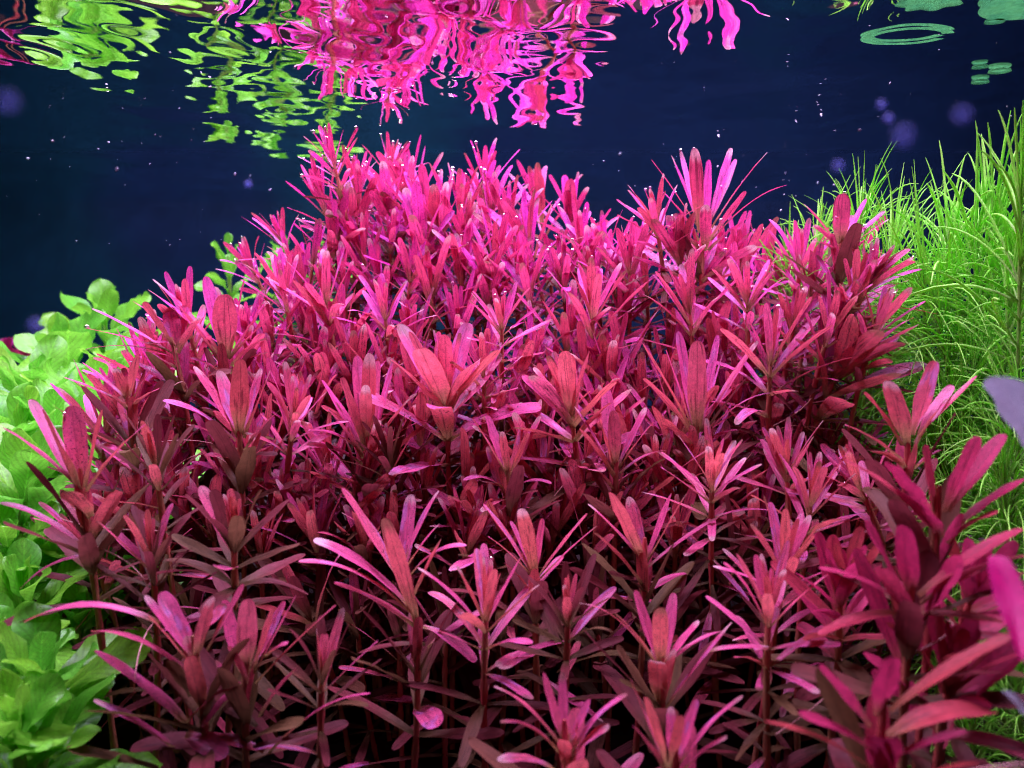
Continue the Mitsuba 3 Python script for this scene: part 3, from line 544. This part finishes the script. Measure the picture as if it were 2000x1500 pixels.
["pink stem plant left of the crimson crest foot plant at centre",-132,5474,255,494],
["pink stem plant right of the tall left shoulder plant",-1671,4901,-435,475],
["dull reddish stem plant below the olive red shaded plant",-1785,3918,-1335,433],
["dull reddish stem plant above the coral plant with lavender lower leaf",669,4503,-813,391],
["pink stem plant upper right of the tall left shoulder plant",-1696,5124,-230,386],
["pink stem plant lower right of the plant touching its own reflection",-732,6057,734,518],
["dull reddish stem plant right of the steep leaved salmon plant",1681,3977,-1298,488],
["dull reddish stem plant lower left of the slim red plant over the greens",-2335,4543,-777,525],
["dull reddish stem plant right of the mid left flat leaved salmon plant",-1399,4512,-805,479],
["pink stem plant lower left of the upright crimson slope plant",-1324,5160,-195,425],
["dull reddish stem plant lower left of the central coral V shaped plant",-150,4183,-1157,381],
["dull reddish stem plant left of the purple tipped plant",898,4504,-812,513],
["pink stem plant below the dark stemmed crimson plant",-942,4884,-450,471],
["dark maroon stem plant upper right of the olive brown thin leaved plant",-749,3815,-1615,383],
["pink stem plant upper left of the plant with two glossy down-sweeping leaves",-685,5802,519,372],
]
GREENS = [
["green rosette at the back left, standing highest against the dark water",-4040,8000,-77,653],
["green rosette with thick upright rounded leaves at the left, against dark water",-3883,7000,-386,722],
["pale green rosette at the left edge, below the upright rounded one",-3608,6000,-562,619],
["pale green rosette crowded behind the slim red plant at left",-3114,6000,-678,644],
["green rosette seen through the red leaves streaming left",-3099,6600,-504,624],
["yellow green rosette half out of frame at the left edge",-3151,5000,-786,558],
["green rosette behind the very broad blurred red leaves",-2975,5200,-806,581],
["dark green plant with two large glossy leaves at the left edge",-2716,4400,-978,596],
["green rosette glimpsed between the red stems at left",-2519,5000,-1063,558],
["green rosette at the left edge beneath the large glossy leaves",-2550,4000,-1194,370],
["small deep green rosette with separate spoon leaves at left",-2445,4200,-1260,329],
["mid green plant with a broad oval leaf at the left edge",-2361,3800,-1381,406],
["small curly green plant beneath the purple arching leaf",-2172,3900,-1513,250],
["dark green plant in the lower left edge",-2125,3300,-1405,306],
["bright yellow green plant with a puckered glossy leaf at the lower left",-1850,3050,-1423,413],
["bright green plant with a long pointed leaf at the bottom left",-1759,2900,-1555,393],
["dark green blurred plant in the bottom left corner",-1736,2700,-1439,288],
["shaded green plant behind the lower left red stems",-2205,4200,-1400,269],
["green rosette deep behind the left red plants",-2445,5600,-769,529],
["green plant peeking out behind the left shoulder of the mound",-2976,8500,641,428],
["tall green plant standing behind the back slope, reflected in the water surface",-2526,9000,679,416],
["tall green plant behind the back crest, reflected beside the first",-2030,9200,751,425],
]
NEEDLES = [
["needle plant filling the gap between the fountain and tallest plants",2463,4600,419,483],
["needle plant just left of the tallest one, thin arching strands",2600,4400,524,462],
["needle plant right beneath the fountain like one",2276,4500,227,429],
["needle plant at the right edge beneath the tallest shoots",2612,4200,264,428],
["needle plant low between the blurred crimson plants",2280,4400,-1079,336],
["deep shaded needle plant behind the right hand crimson stems",2009,3600,-1484,275],
["needle plant at the right edge level with the hot pink leaf",2203,3500,-1395,289],
["needle plant in the thick of the right hand thicket, upper part",2532,4600,174,439],
["needle plant left beneath the tallest shoots",2682,4500,339,429],
["pale needle leaved plant with a fountain like head beside the dark tipped red plant",2209,4700,355,493],
["needle leaved green plant in the upper right behind the tallest one",2508,4400,414,420],
["tallest needle plant at the upper right edge with thick curved shoots",2435,3900,537,422],
["bright needle plant mid right, arching leaves crossing",2317,4400,28,420],
["bright needle plant at the right edge below the tallest one",2523,4100,26,417],
["needle plant directly behind the lilac tipped red leaf",2267,4700,0,419],
["needle plant right of the broad leaved red plant",2415,4200,-321,428],
["needle plant at the right edge behind the pale lilac leaf",2371,3700,-425,377],
["needle plant behind the broad leaved red plant",2264,4200,-564,374],
["light green needle plant low at the right edge under the lilac leaf",2292,3700,-738,329],
["needle plant glimpsed between blurred crimson plants",2217,3900,-828,322],
["dark green fine needle plant at the right edge beyond the crimson leaves",2346,3700,-1103,306],
["shaded needle plant behind the hot pink blurred leaf",2226,3700,-1350,306],
["shaded needle plant at the lower right edge",2142,3300,-1517,273],
["shaded needle plant in the bottom right corner",1966,3300,-1698,252],
["thin needle plant showing at the right end of the dark water",1889,5000,471,318],
["needle plant seen through gaps of the right red plants",2099,4700,-299,359],
["needle plant low behind the lavender leaved plant",1954,4600,-767,322],
["few thin green needles left of the dark tipped red plant",1739,5100,321,292],
["pale needle plant behind the red dark tipped leaf",2137,5000,595,382],
]
SPECKS = [
[-1924,4431,983,21],
[-1551,4334,413,18],
[730,7348,1367,13],
[2132,6320,2058,24],
[835,5549,891,17],
[707,3553,652,14],
[-2290,6509,1846,17],
[423,3217,639,34],
[-4110,7069,2119,12],
[-2577,7064,1529,24],
[-1194,3077,703,15],
[1756,6988,1285,51],
[1354,3201,728,35],
[-1819,4505,1139,23],
[2373,3912,955,19],
[2787,7462,2533,18],
[-2674,5928,1253,18],
[1378,5220,1725,15],
[1851,7137,1310,20],
[-2397,6688,1914,21],
[2400,7479,2109,13],
[2003,6014,901,29],
[-2133,4304,391,15],
[2368,7019,979,11],
[2233,7613,1937,11],
[2728,6551,1870,34],
[3226,7157,2382,34],
[542,4850,924,30],
[1178,5057,1385,16],
[-4241,6850,1016,11],
[2627,7750,1295,20],
[1600,4463,883,13],
[1674,3763,915,18],
[2226,3704,945,22],
[-1376,4066,713,49],
[-2478,5636,1921,14],
[532,4084,729,19],
[2198,4266,1373,20],
[-2481,4203,812,45],
[-3450,7279,1175,22],
[-1790,4896,1363,43],
[-3338,5904,1833,11],
[2359,5487,847,50],
[-1416,3309,727,11],
[-2333,6087,640,12],
[-1708,4376,943,19],
[957,4773,934,12],
[-3280,7778,2492,15],
[-2037,5427,1159,19],
[-1692,4625,1118,14],
[-3844,6603,1102,10],
[-2703,4824,1235,18],
[-2006,4911,470,17],
[-1969,3516,753,36],
[-1106,3572,452,12],
[736,3755,1154,12],
[-4050,7670,2401,16],
[1049,3138,551,26],
[1910,5797,760,44],
[1487,5954,1777,11],
[1568,7664,1979,19],
[-2966,7999,1563,20],
[-2265,5378,479,18],
[1101,5112,1592,10],
[-1770,4656,614,10],
[1379,5141,1515,35],
[2138,5370,1382,10],
[-2768,5637,1198,48],
[2384,4932,1330,11],
[-3108,7124,2406,24],
[-1853,3674,752,24],
[-2297,4405,1515,36],
[2199,7806,1299,31],
[-2901,5413,508,24],
[-1718,7000,1224,47],
[-1745,4656,1421,26],
[1729,5900,1743,37],
[-1707,5769,900,53],
[-2469,6037,1137,13],
[-1542,3195,577,44],
[-3864,6655,841,15],
[2658,5379,1405,10],
[-1066,3333,575,26],
[2500,6689,1099,39],
[-2683,7486,2336,16],
[2089,5652,1850,44],
[989,3655,1127,10],
[2479,7470,1251,25],
[-2338,4857,932,13],
[1157,3877,616,16],
[-3536,6285,1210,15],
[-3530,6779,1974,11],
[3244,6443,1885,21],
[1177,4569,1039,13],
[-1493,3347,884,16],
[1844,3423,898,14],
[3936,6883,1561,13],
[-1386,3358,1070,27],
[-3115,5716,1252,21],
[2453,7064,1049,32],
[2352,4025,1328,15],
[2799,7112,1151,41],
[1859,4062,1148,32],
[611,3095,595,13],
[-2458,5774,546,14],
[-2461,5522,1517,9],
[1925,7862,1882,12],
[-2067,4677,874,25],
[-2852,5282,969,19],
[972,5273,1109,15],
]
BLUR = [
[405,850,187,25],
[520,950,234,19],
[673,1500,387,10],
[686,1500,362,10],
[557,1400,259,11],
[-489,800,210,28],
[-650,1100,-10,16],
[-645,2000,325,10],
]
FLOAT = [
[2303,3720,190,0],
[1965,4130,180,1],
[1841,3660,130,2],
[2277,3920,45,2],
[2607,4610,42,2],
[2775,4705,62,2],
[2780,4905,50,2],
]
FARRED = [
[-5677,9000,-400],
[-5601,9200,-468],
[-5692,9500,-483],
]
LILAC = [
[1217,2000,-150],
[1371,2000,-399],
[1206,1900,-915],
[1254,1800,-976],
]
M = 1e-4
DROPS = []      # candidate points for bubbles: (point, normal-ish offset)


def note_drops(v, cols=5):
    DROPS.append(v)


# ---------------------------------------------------------------- pink stem plants
def foot_of(base, axis):
    x, y, z = base
    h = z - floor_at(x, y)
    return np.array([x - axis[0] * .25 * h + rng.uniform(-.012, .012), max(y - .0 * h + rng.uniform(-.01, .01), .12), floor_at(x, y)])


def add_stem(key, foot, top, axis, r, bsdf):
    c = top - unit(axis) * .45 * np.linalg.norm(top - foot)
    pts = bez(foot, c, top, 22)
    rr = np.full(22, r)
    rr[::3] *= 1.28
    rr[-1] *= .5
    v, f = tube(pts, rr, 7)
    part(key, 'stem', mikit.ply((v, f), bsdf, smooth=True))
    return lambda t: bez(foot, c, top, 61)[min(60, max(0, int(t * 60)))]


def whorls(key, at, total, axis, L, w, start, levels, per, bsdf, old_from=4, az0=0.0, drops=False, spread=1.0):
    """Whorls of leaves from the tip of the shoot downwards; at(t) is the stem's point at t (1 = tip)."""
    axis = unit(axis)
    e1 = unit(np.cross(axis, [0.2, 1, .1]))
    e2 = np.cross(axis, e1)
    s = start
    offs = [9, 22, 34, 46, 57, 68, 78, 87, 95, 100]
    spread = spread * rng.uniform(.85, 1.25)
    lens = [.66, .95, 1.06, 1.08, 1.0, .95, .9, .85, .8, .75]
    gaps = [.07, .12, .2, .27, .32, .38, .42, .45, .45, .45]
    for lv in range(levels):
        p = at(1 - s / total)
        for j in range(per):
            if lv > 3 and rng.uniform() < .18:
                continue
            az = az0 + lv * 1.05 + j * 2 * math.pi / per + rng.normal(0, .22)
            off = math.radians(offs[min(lv, 9)] * spread + rng.normal(0, 6))
            R = e1 * math.cos(az) + e2 * math.sin(az)
            l = L * lens[min(lv, 9)] * rng.uniform(.84, 1.12)
            dirn = axis * math.cos(off) + R * math.sin(off)
            tip = p + dirn * l - np.array([0, 0, 1]) * l * (.02 + .05 * lv) * rng.uniform(.2, 1.4)
            b = bsdf if lv < old_from or rng.uniform() < .15 else 'old_shade_leaf_bsdf'
            near = np.linalg.norm(p) < .36
            sh, v = leaf_shape(b, p, tip, w * rng.uniform(.85, 1.15) * (.7 if lv == 0 else 1), axis, arch=rng.choice([.03, .08, .16, .26], p=[.35, .35, .2, .1]) * (.5 if lv < 1 else 1), radial=R, twist=rng.normal(0, .3), fold=rng.uniform(.06, .16))
            part(key, 'leaf', sh)
            if drops and lv < 4:
                note_drops(v)
        s += L * gaps[min(lv, 9)] * rng.uniform(.85, 1.15)
        if s > total * .93:
            break


def add_root(key, p, axis, L):
    a = np.array([rng.normal(), rng.normal(), rng.uniform(-.6, .3)])
    q = p + unit(a) * L
    pts = bez(p, (p + q) / 2 + rng.normal(0, .3, 3) * L + [0, 0, .2 * L], q, 12)
    v, f = tube(pts, np.linspace(.00035, .0002, 12), 5)
    part(key, 'root', mikit.ply((v, f), 'root_bsdf', smooth=True))


UP = np.array([0, 0, 1.0])
for label, b, leaves in CUSTOM:
    key = thing('pink_stem_plant', label, 'aquatic plant')
    base = np.array(b) * M
    ls = [np.array(l[:8], float) for l in leaves]
    tips = np.mean([(l[3:6] - l[:3]) * M for l in ls], axis=0)
    axis = unit(UP * .9 + unit(tips) * .35)
    top = base + axis * .012
    foot = foot_of(base, axis)
    total = np.linalg.norm(top - foot)
    at = add_stem(key, foot, top, axis, .0013 if base[1] > .2 else .0016, 'stem_bsdf')
    main = 'magenta_leaf_bsdf' if 'hot pink' in label else 'crimson_leaf_bsdf' if 'blurred crimson' in label or 'crimson blurred' in label else 'pink_leaf_bsdf'
    for l in leaves:
        a, t = np.array(l[:3]) * M, np.array(l[3:6]) * M
        sh, v = leaf_shape('old_shade_leaf_bsdf' if l[8] else main, a, t, l[6] * M * (.86 if main[0] == 'c' else 1.05 if base[1] < .30 or base[1] > .36 else 1.12), axis if 'hot pink' not in label else [.0, -.25, 1], arch=l[7] / 100, twist=rng.normal(0, .18), fold=rng.uniform(.06, .14), cols=7)
        part(key, 'leaf', sh)
        note_drops(v)
    L = .042
    if 'hot pink' not in label:
        whorls(key, at, total, axis, L, .0085, .032, 5 if base[1] > .32 else 4, 2, main, old_from=1, az0=rng.uniform(0, 6), spread=1.35)
    if rng.uniform() < .5:
        add_root(key, at(.8), axis, rng.uniform(.03, .05))

for label, *c in HEADS:
    key = thing('pink_stem_plant', label, 'aquatic plant')
    base, tip = np.array(c[:3]) * M, np.array(c[3:6]) * M
    L = float(np.linalg.norm(tip - base))
    axis = unit(unit(tip - base) + np.array([rng.normal(0, .08), -.12 + rng.normal(0, .12), .1]))
    top = base + axis * L * .25
    foot = foot_of(base, axis)
    total = np.linalg.norm(top - foot)
    old = 'dull' in label or 'olive' in label or 'brown' in label
    dark = 'maroon' in label
    at = add_stem(key, foot, top, axis, .0013, 'stem_bsdf')
    L = min(max(L * 1.12, .032), .062)
    per = 4
    wide = .22 if 'broad' in label else .11 if ('thin' in label or 'wiry' in label or 'narrow' in label) else .125
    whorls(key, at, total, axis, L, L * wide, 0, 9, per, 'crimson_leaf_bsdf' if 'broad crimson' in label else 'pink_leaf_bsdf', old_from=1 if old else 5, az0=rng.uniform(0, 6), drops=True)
    if rng.uniform() < .3:
        add_root(key, at(.8), axis, rng.uniform(.03, .05))

for z, x, y, zz, L in FILL:
    key = thing('pink_stem_plant', z, 'aquatic plant', 'pink stem plants crowded in the mound')
    base, L = np.array([x, y, zz]) * M, L * M
    axis = unit(UP + [rng.normal(0, .16), -.15 + rng.normal(0, .14), 0])
    top = base + axis * L * .25
    foot = foot_of(base, axis)
    total = np.linalg.norm(top - foot)
    at = add_stem(key, foot, top, axis, .0012, 'stem_bsdf')
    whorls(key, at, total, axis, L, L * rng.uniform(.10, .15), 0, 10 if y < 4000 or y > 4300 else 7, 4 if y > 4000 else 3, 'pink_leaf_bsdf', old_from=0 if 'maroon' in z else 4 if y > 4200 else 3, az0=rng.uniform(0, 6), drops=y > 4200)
    if rng.uniform() < .12:
        add_root(key, at(.85), axis, rng.uniform(.025, .05))

# ---------------------------------------------------------------- broad leaved green plants
for label, x, y, zz, L in GREENS:
    key = thing('green_leaf_plant', label, 'aquatic plant')
    base, L = np.array([x, y, zz]) * M, L * M
    axis = unit(UP + [rng.normal(.05, .12), -.25 + rng.normal(0, .1), 0])
    foot = np.array([base[0] - .02, base[1] + .01, floor_at(base[0], base[1])])
    total = np.linalg.norm(base - foot)
    at = add_stem(key, foot, base, axis, .0018, 'green_stem_bsdf')
    e1 = unit(np.cross(axis, [.3, 1, 0]))
    e2 = np.cross(axis, e1)
    s, az = 0.0, rng.uniform(0, 6)
    tall = y > 8300
    n = 20 if tall else 22
    for i in range(n):
        f = i / n
        off = math.radians(14 + 80 * min(1, i / 15) + rng.normal(0, 7))
        l = L * (.62 + .5 * min(1, i / 7)) * rng.uniform(.85, 1.1)
        R = e1 * math.cos(az) + e2 * math.sin(az)
        az += 2.4 + rng.normal(0, .2)
        p = at(1 - s / total)
        s += L * ((.05 if i < 9 else .11) if not tall else .16)
        if s > total * .9:
            break
        tip = p + (axis * math.cos(off) + R * math.sin(off)) * l
        sh, v = leaf_shape('green_leaf_bsdf', p, tip, l * rng.uniform(.38, .50), axis, arch=rng.uniform(.06, .18), radial=R, kind='spoon', fold=rng.uniform(-.05, .16), twist=rng.normal(0, .25), cols=9, bump=.10)
        part(key, 'leaf', sh)

# ---------------------------------------------------------------- needle leaved plants
for label, x, y, zz, L in NEEDLES:
    key = thing('needle_plant', label, 'aquatic plant')
    base, L = np.array([x, y, zz]) * M, L * M
    lean = unit(UP + [rng.normal(-.05, .15), rng.normal(-.1, .12), 0])
    foot = np.array([base[0] + .01, base[1], floor_at(base[0], base[1])])
    total = np.linalg.norm(base - foot)
    at = add_stem(key, foot, base, lean, .0009, 'green_stem_bsdf')
    e1 = unit(np.cross(lean, [.3, 1, 0]))
    e2 = np.cross(lean, e1)
    vs, fs, uvs, c = [], [], [], 0
    s, i = 0.0, 0
    thick = 'tallest' in label
    while s < min(total * .9, .15):
        p = at(1 - s / total)
        for j in range(6 if thick else 9):
            az = rng.uniform(0, 2 * math.pi)
            off = math.radians(min(12 + i * 6, 82) + rng.normal(0, 15))
            R = e1 * math.cos(az) + e2 * math.sin(az)
            l = L * (1.15 + .5 * min(1, i / 4)) * rng.uniform(.6, 1.2)
            d = lean * math.cos(off) + R * math.sin(off)
            side = np.cross(d, UP) * rng.normal(0, .10)
            tip = p + d * l + side * l - UP * l * rng.uniform(.1, .75) * math.sin(off)
            pts = bez(p, p + .5 * d * l + UP * .2 * l * rng.uniform(.0, 1.2) - side * l * .5, tip, 9)
            v, f = tube(pts, np.array([.8, 1, 1, 1, 1, .95, .85, .65, .3]) * (.0007 if thick else .00036) * rng.uniform(.8, 1.2), 4)
            vs.append(v)
            fs.append(f + c)
            k = rng.integers(0, 4000)
            uvs.append(np.stack([np.full(len(v), k + .5), np.r_[np.repeat(np.linspace(0, 1, 9), 4), 1]], 1))
            c += len(v)
        s += (.009 if thick else .0048) + .0004 * i
        i += 1
    part(key, 'needle_leaves', mikit.ply((np.vstack(vs), np.vstack(fs)), 'needle_bsdf', smooth=True, uv=np.vstack(uvs)), kind='stuff')

# ---------------------------------------------------------------- far red plants at the left, pale lilac leaves at the right edge
for i, b in enumerate(FARRED):
    key = thing('far_red_plant', 'small dim red plant far back at the left edge', 'aquatic plant', 'dim red plants far back at the left edge')
    base = np.array(b) * M
    foot = np.array([base[0], base[1], floor_at(base[0], base[1])])
    at = add_stem(key, foot, base, UP, .0015, 'stem_bsdf')
    whorls(key, at, base[2] - foot[2], UP, .024, .009, 0, 3, 5, 'pink_leaf_bsdf', old_from=9, az0=rng.uniform(0, 6))

key = thing('lilac_leaf_plant', 'pale lilac broad leaves poking in at the right edge, out of focus', 'aquatic plant')
root = np.array([.22, .20, -.17])
for k in (0, 2):
    t = np.array(LILAC[k]) * M
    b = np.array(LILAC[k + 1]) * M
    sh, v = leaf_shape('lilac_leaf_bsdf', b, t, .024 if k == 0 else .012, UP, arch=.05, radial=[-1, .0, .2], cols=7, fold=.05)
    part(key, 'leaf', sh)
pts = bez(np.array(LILAC[3]) * M - [0, 0, .06], np.array(LILAC[3]) * M, np.array(LILAC[1]) * M, 12)
v, f = tube(pts, .002, 7)
part(key, 'stem', mikit.ply((v, f), 'green_stem_bsdf', smooth=True))

# ---------------------------------------------------------------- leaves floating at the surface
FL = ['large round green floating leaf cut by the top edge near the right corner', 'narrow curled green floating leaf loop with a dark hollow, upper right', 'frayed green floating leaf at the top edge beside the large round one',
      'tiny green floating leaf just below the large round one', 'upper of the three tiny green floating leaves at the right', 'middle, longest of the three tiny green floating leaves at the right', 'lowest of the three tiny green floating leaves at the right']
for (x, y, r, kind), lab in zip(FLOAT, FL):
    key = thing('floating_leaf', lab, 'floating leaf')
    x, y, r = x * M, y * M, r * M
    ang = np.linspace(0, 2 * np.pi, 41)[:-1]
    if kind == 1:
        a = np.linspace(.35, 6.0, 48)
        vs = []
        for rr in (.74, .88, 1.0):
            vs.append(np.stack([x + 1.25 * r * rr * np.cos(a), y + .75 * r * rr * np.sin(a), [water_at(x + 1.25 * r * rr * math.cos(b), y + .75 * r * rr * math.sin(b)) - .0009 for b in a]], 1))
        v = np.vstack(vs)
        n = len(a)
        f = [[k * n + i, k * n + i + 1, (k + 1) * n + i + 1] for k in range(2) for i in range(n - 1)] + [[k * n + i, (k + 1) * n + i + 1, (k + 1) * n + i] for k in range(2) for i in range(n - 1)]
    else:
        v, f = [[x, y, water_at(x, y) - .0008]], []
        for k, rr in enumerate((.35, .7, .92, 1.0)):
            for t in ang:
                q = rr * (1 + .08 * math.sin(t * 2 + 1) + (.13 * math.sin(t * 7) if kind == 2 and r > .01 else 0))
                px, py = x + r * q * math.cos(t), y + r * q * math.sin(t) * (1 if kind == 0 else .8)
                v.append([px, py, water_at(px, py) - .0008 - (.0012 if rr == 1 else 0)])
        n = 40
        f += [[0, 1 + i, 1 + (i + 1) % n] for i in range(n)]
        for k in range(3):
            for i in range(n):
                a, b2 = 1 + k * n + i, 1 + k * n + (i + 1) % n
                f += [[a, a + n, b2 + n], [a, b2 + n, b2]]
    part(key, 'blade', mikit.ply((np.array(v), np.array(f)), 'floating_leaf_bsdf', smooth=True))
    if kind == 0:
        pts = bez(np.array([x, y, WATER - .005]), np.array([x + .01, y + .005, WATER - .02]), np.array([x + .03, y + .01, WATER - .05]), 10)
        v, f = tube(pts, .0008, 6)
        part(key, 'stalk', mikit.ply((v, f), 'green_stem_bsdf', smooth=True))

# ---------------------------------------------------------------- bubbles on leaves, specks drifting in the water
ball = trimesh.creation.icosphere(subdivisions=2)
small = trimesh.creation.icosphere(subdivisions=1)
pts = np.vstack([d[rng.integers(len(d) // 4, len(d), 3)] for d in DROPS])
vis = [p for p in pts if p[1] > .3]
wgt = np.array([math.exp(min(p[2], .12) * 24 - 3 * p[1]) for p in vis])
pick = rng.choice(len(vis), 260, replace=False, p=wgt / wgt.sum())
for i in pick:
    key = thing('air_bubble', 'tiny shiny air bubble clinging to a leaf of the pink mound', 'bubble', 'air bubbles pearling on the pink leaves')
    r = rng.choice([.0008, .0010, .0013, .0016], p=[.35, .35, .2, .1])
    m = ball.copy()
    m.apply_scale([r, r, r * .93])
    m.apply_translation(vis[i] + [0, -r * 1.0, r * .7])
    scene[key] = mikit.ply(m, 'bubble_bsdf', smooth=True)
for x, y, z, r in SPECKS:
    key = thing('drifting_speck', 'minute white speck drifting in the dark open water', 'speck', 'white specks drifting in the open water')
    m = small.copy()
    m.vertices = m.vertices * (1 + .25 * rng.normal(size=(len(m.vertices), 1))) * [1.5, .7, .8] * r * 1.25e-5
    m.apply_transform(trimesh.transformations.rotation_matrix(rng.uniform(-1.2, .2), [0, 1, 0]))
    m.apply_translation(np.array([x, y, z]) * M)
    scene[key] = mikit.ply(m, 'speck_bsdf', smooth=True)
for x, y, z, r in BLUR:
    key = thing('near_speck', 'pale violet out of focus speck floating close to the lens', 'speck', 'out of focus specks close to the lens')
    m = small.copy()
    m.vertices = m.vertices * (1 + .15 * rng.normal(size=(len(m.vertices), 1))) * .0007
    m.apply_translation(np.array([x, y, z]) * M)
    scene[key] = mikit.ply(m, 'near_speck_bsdf', smooth=True)
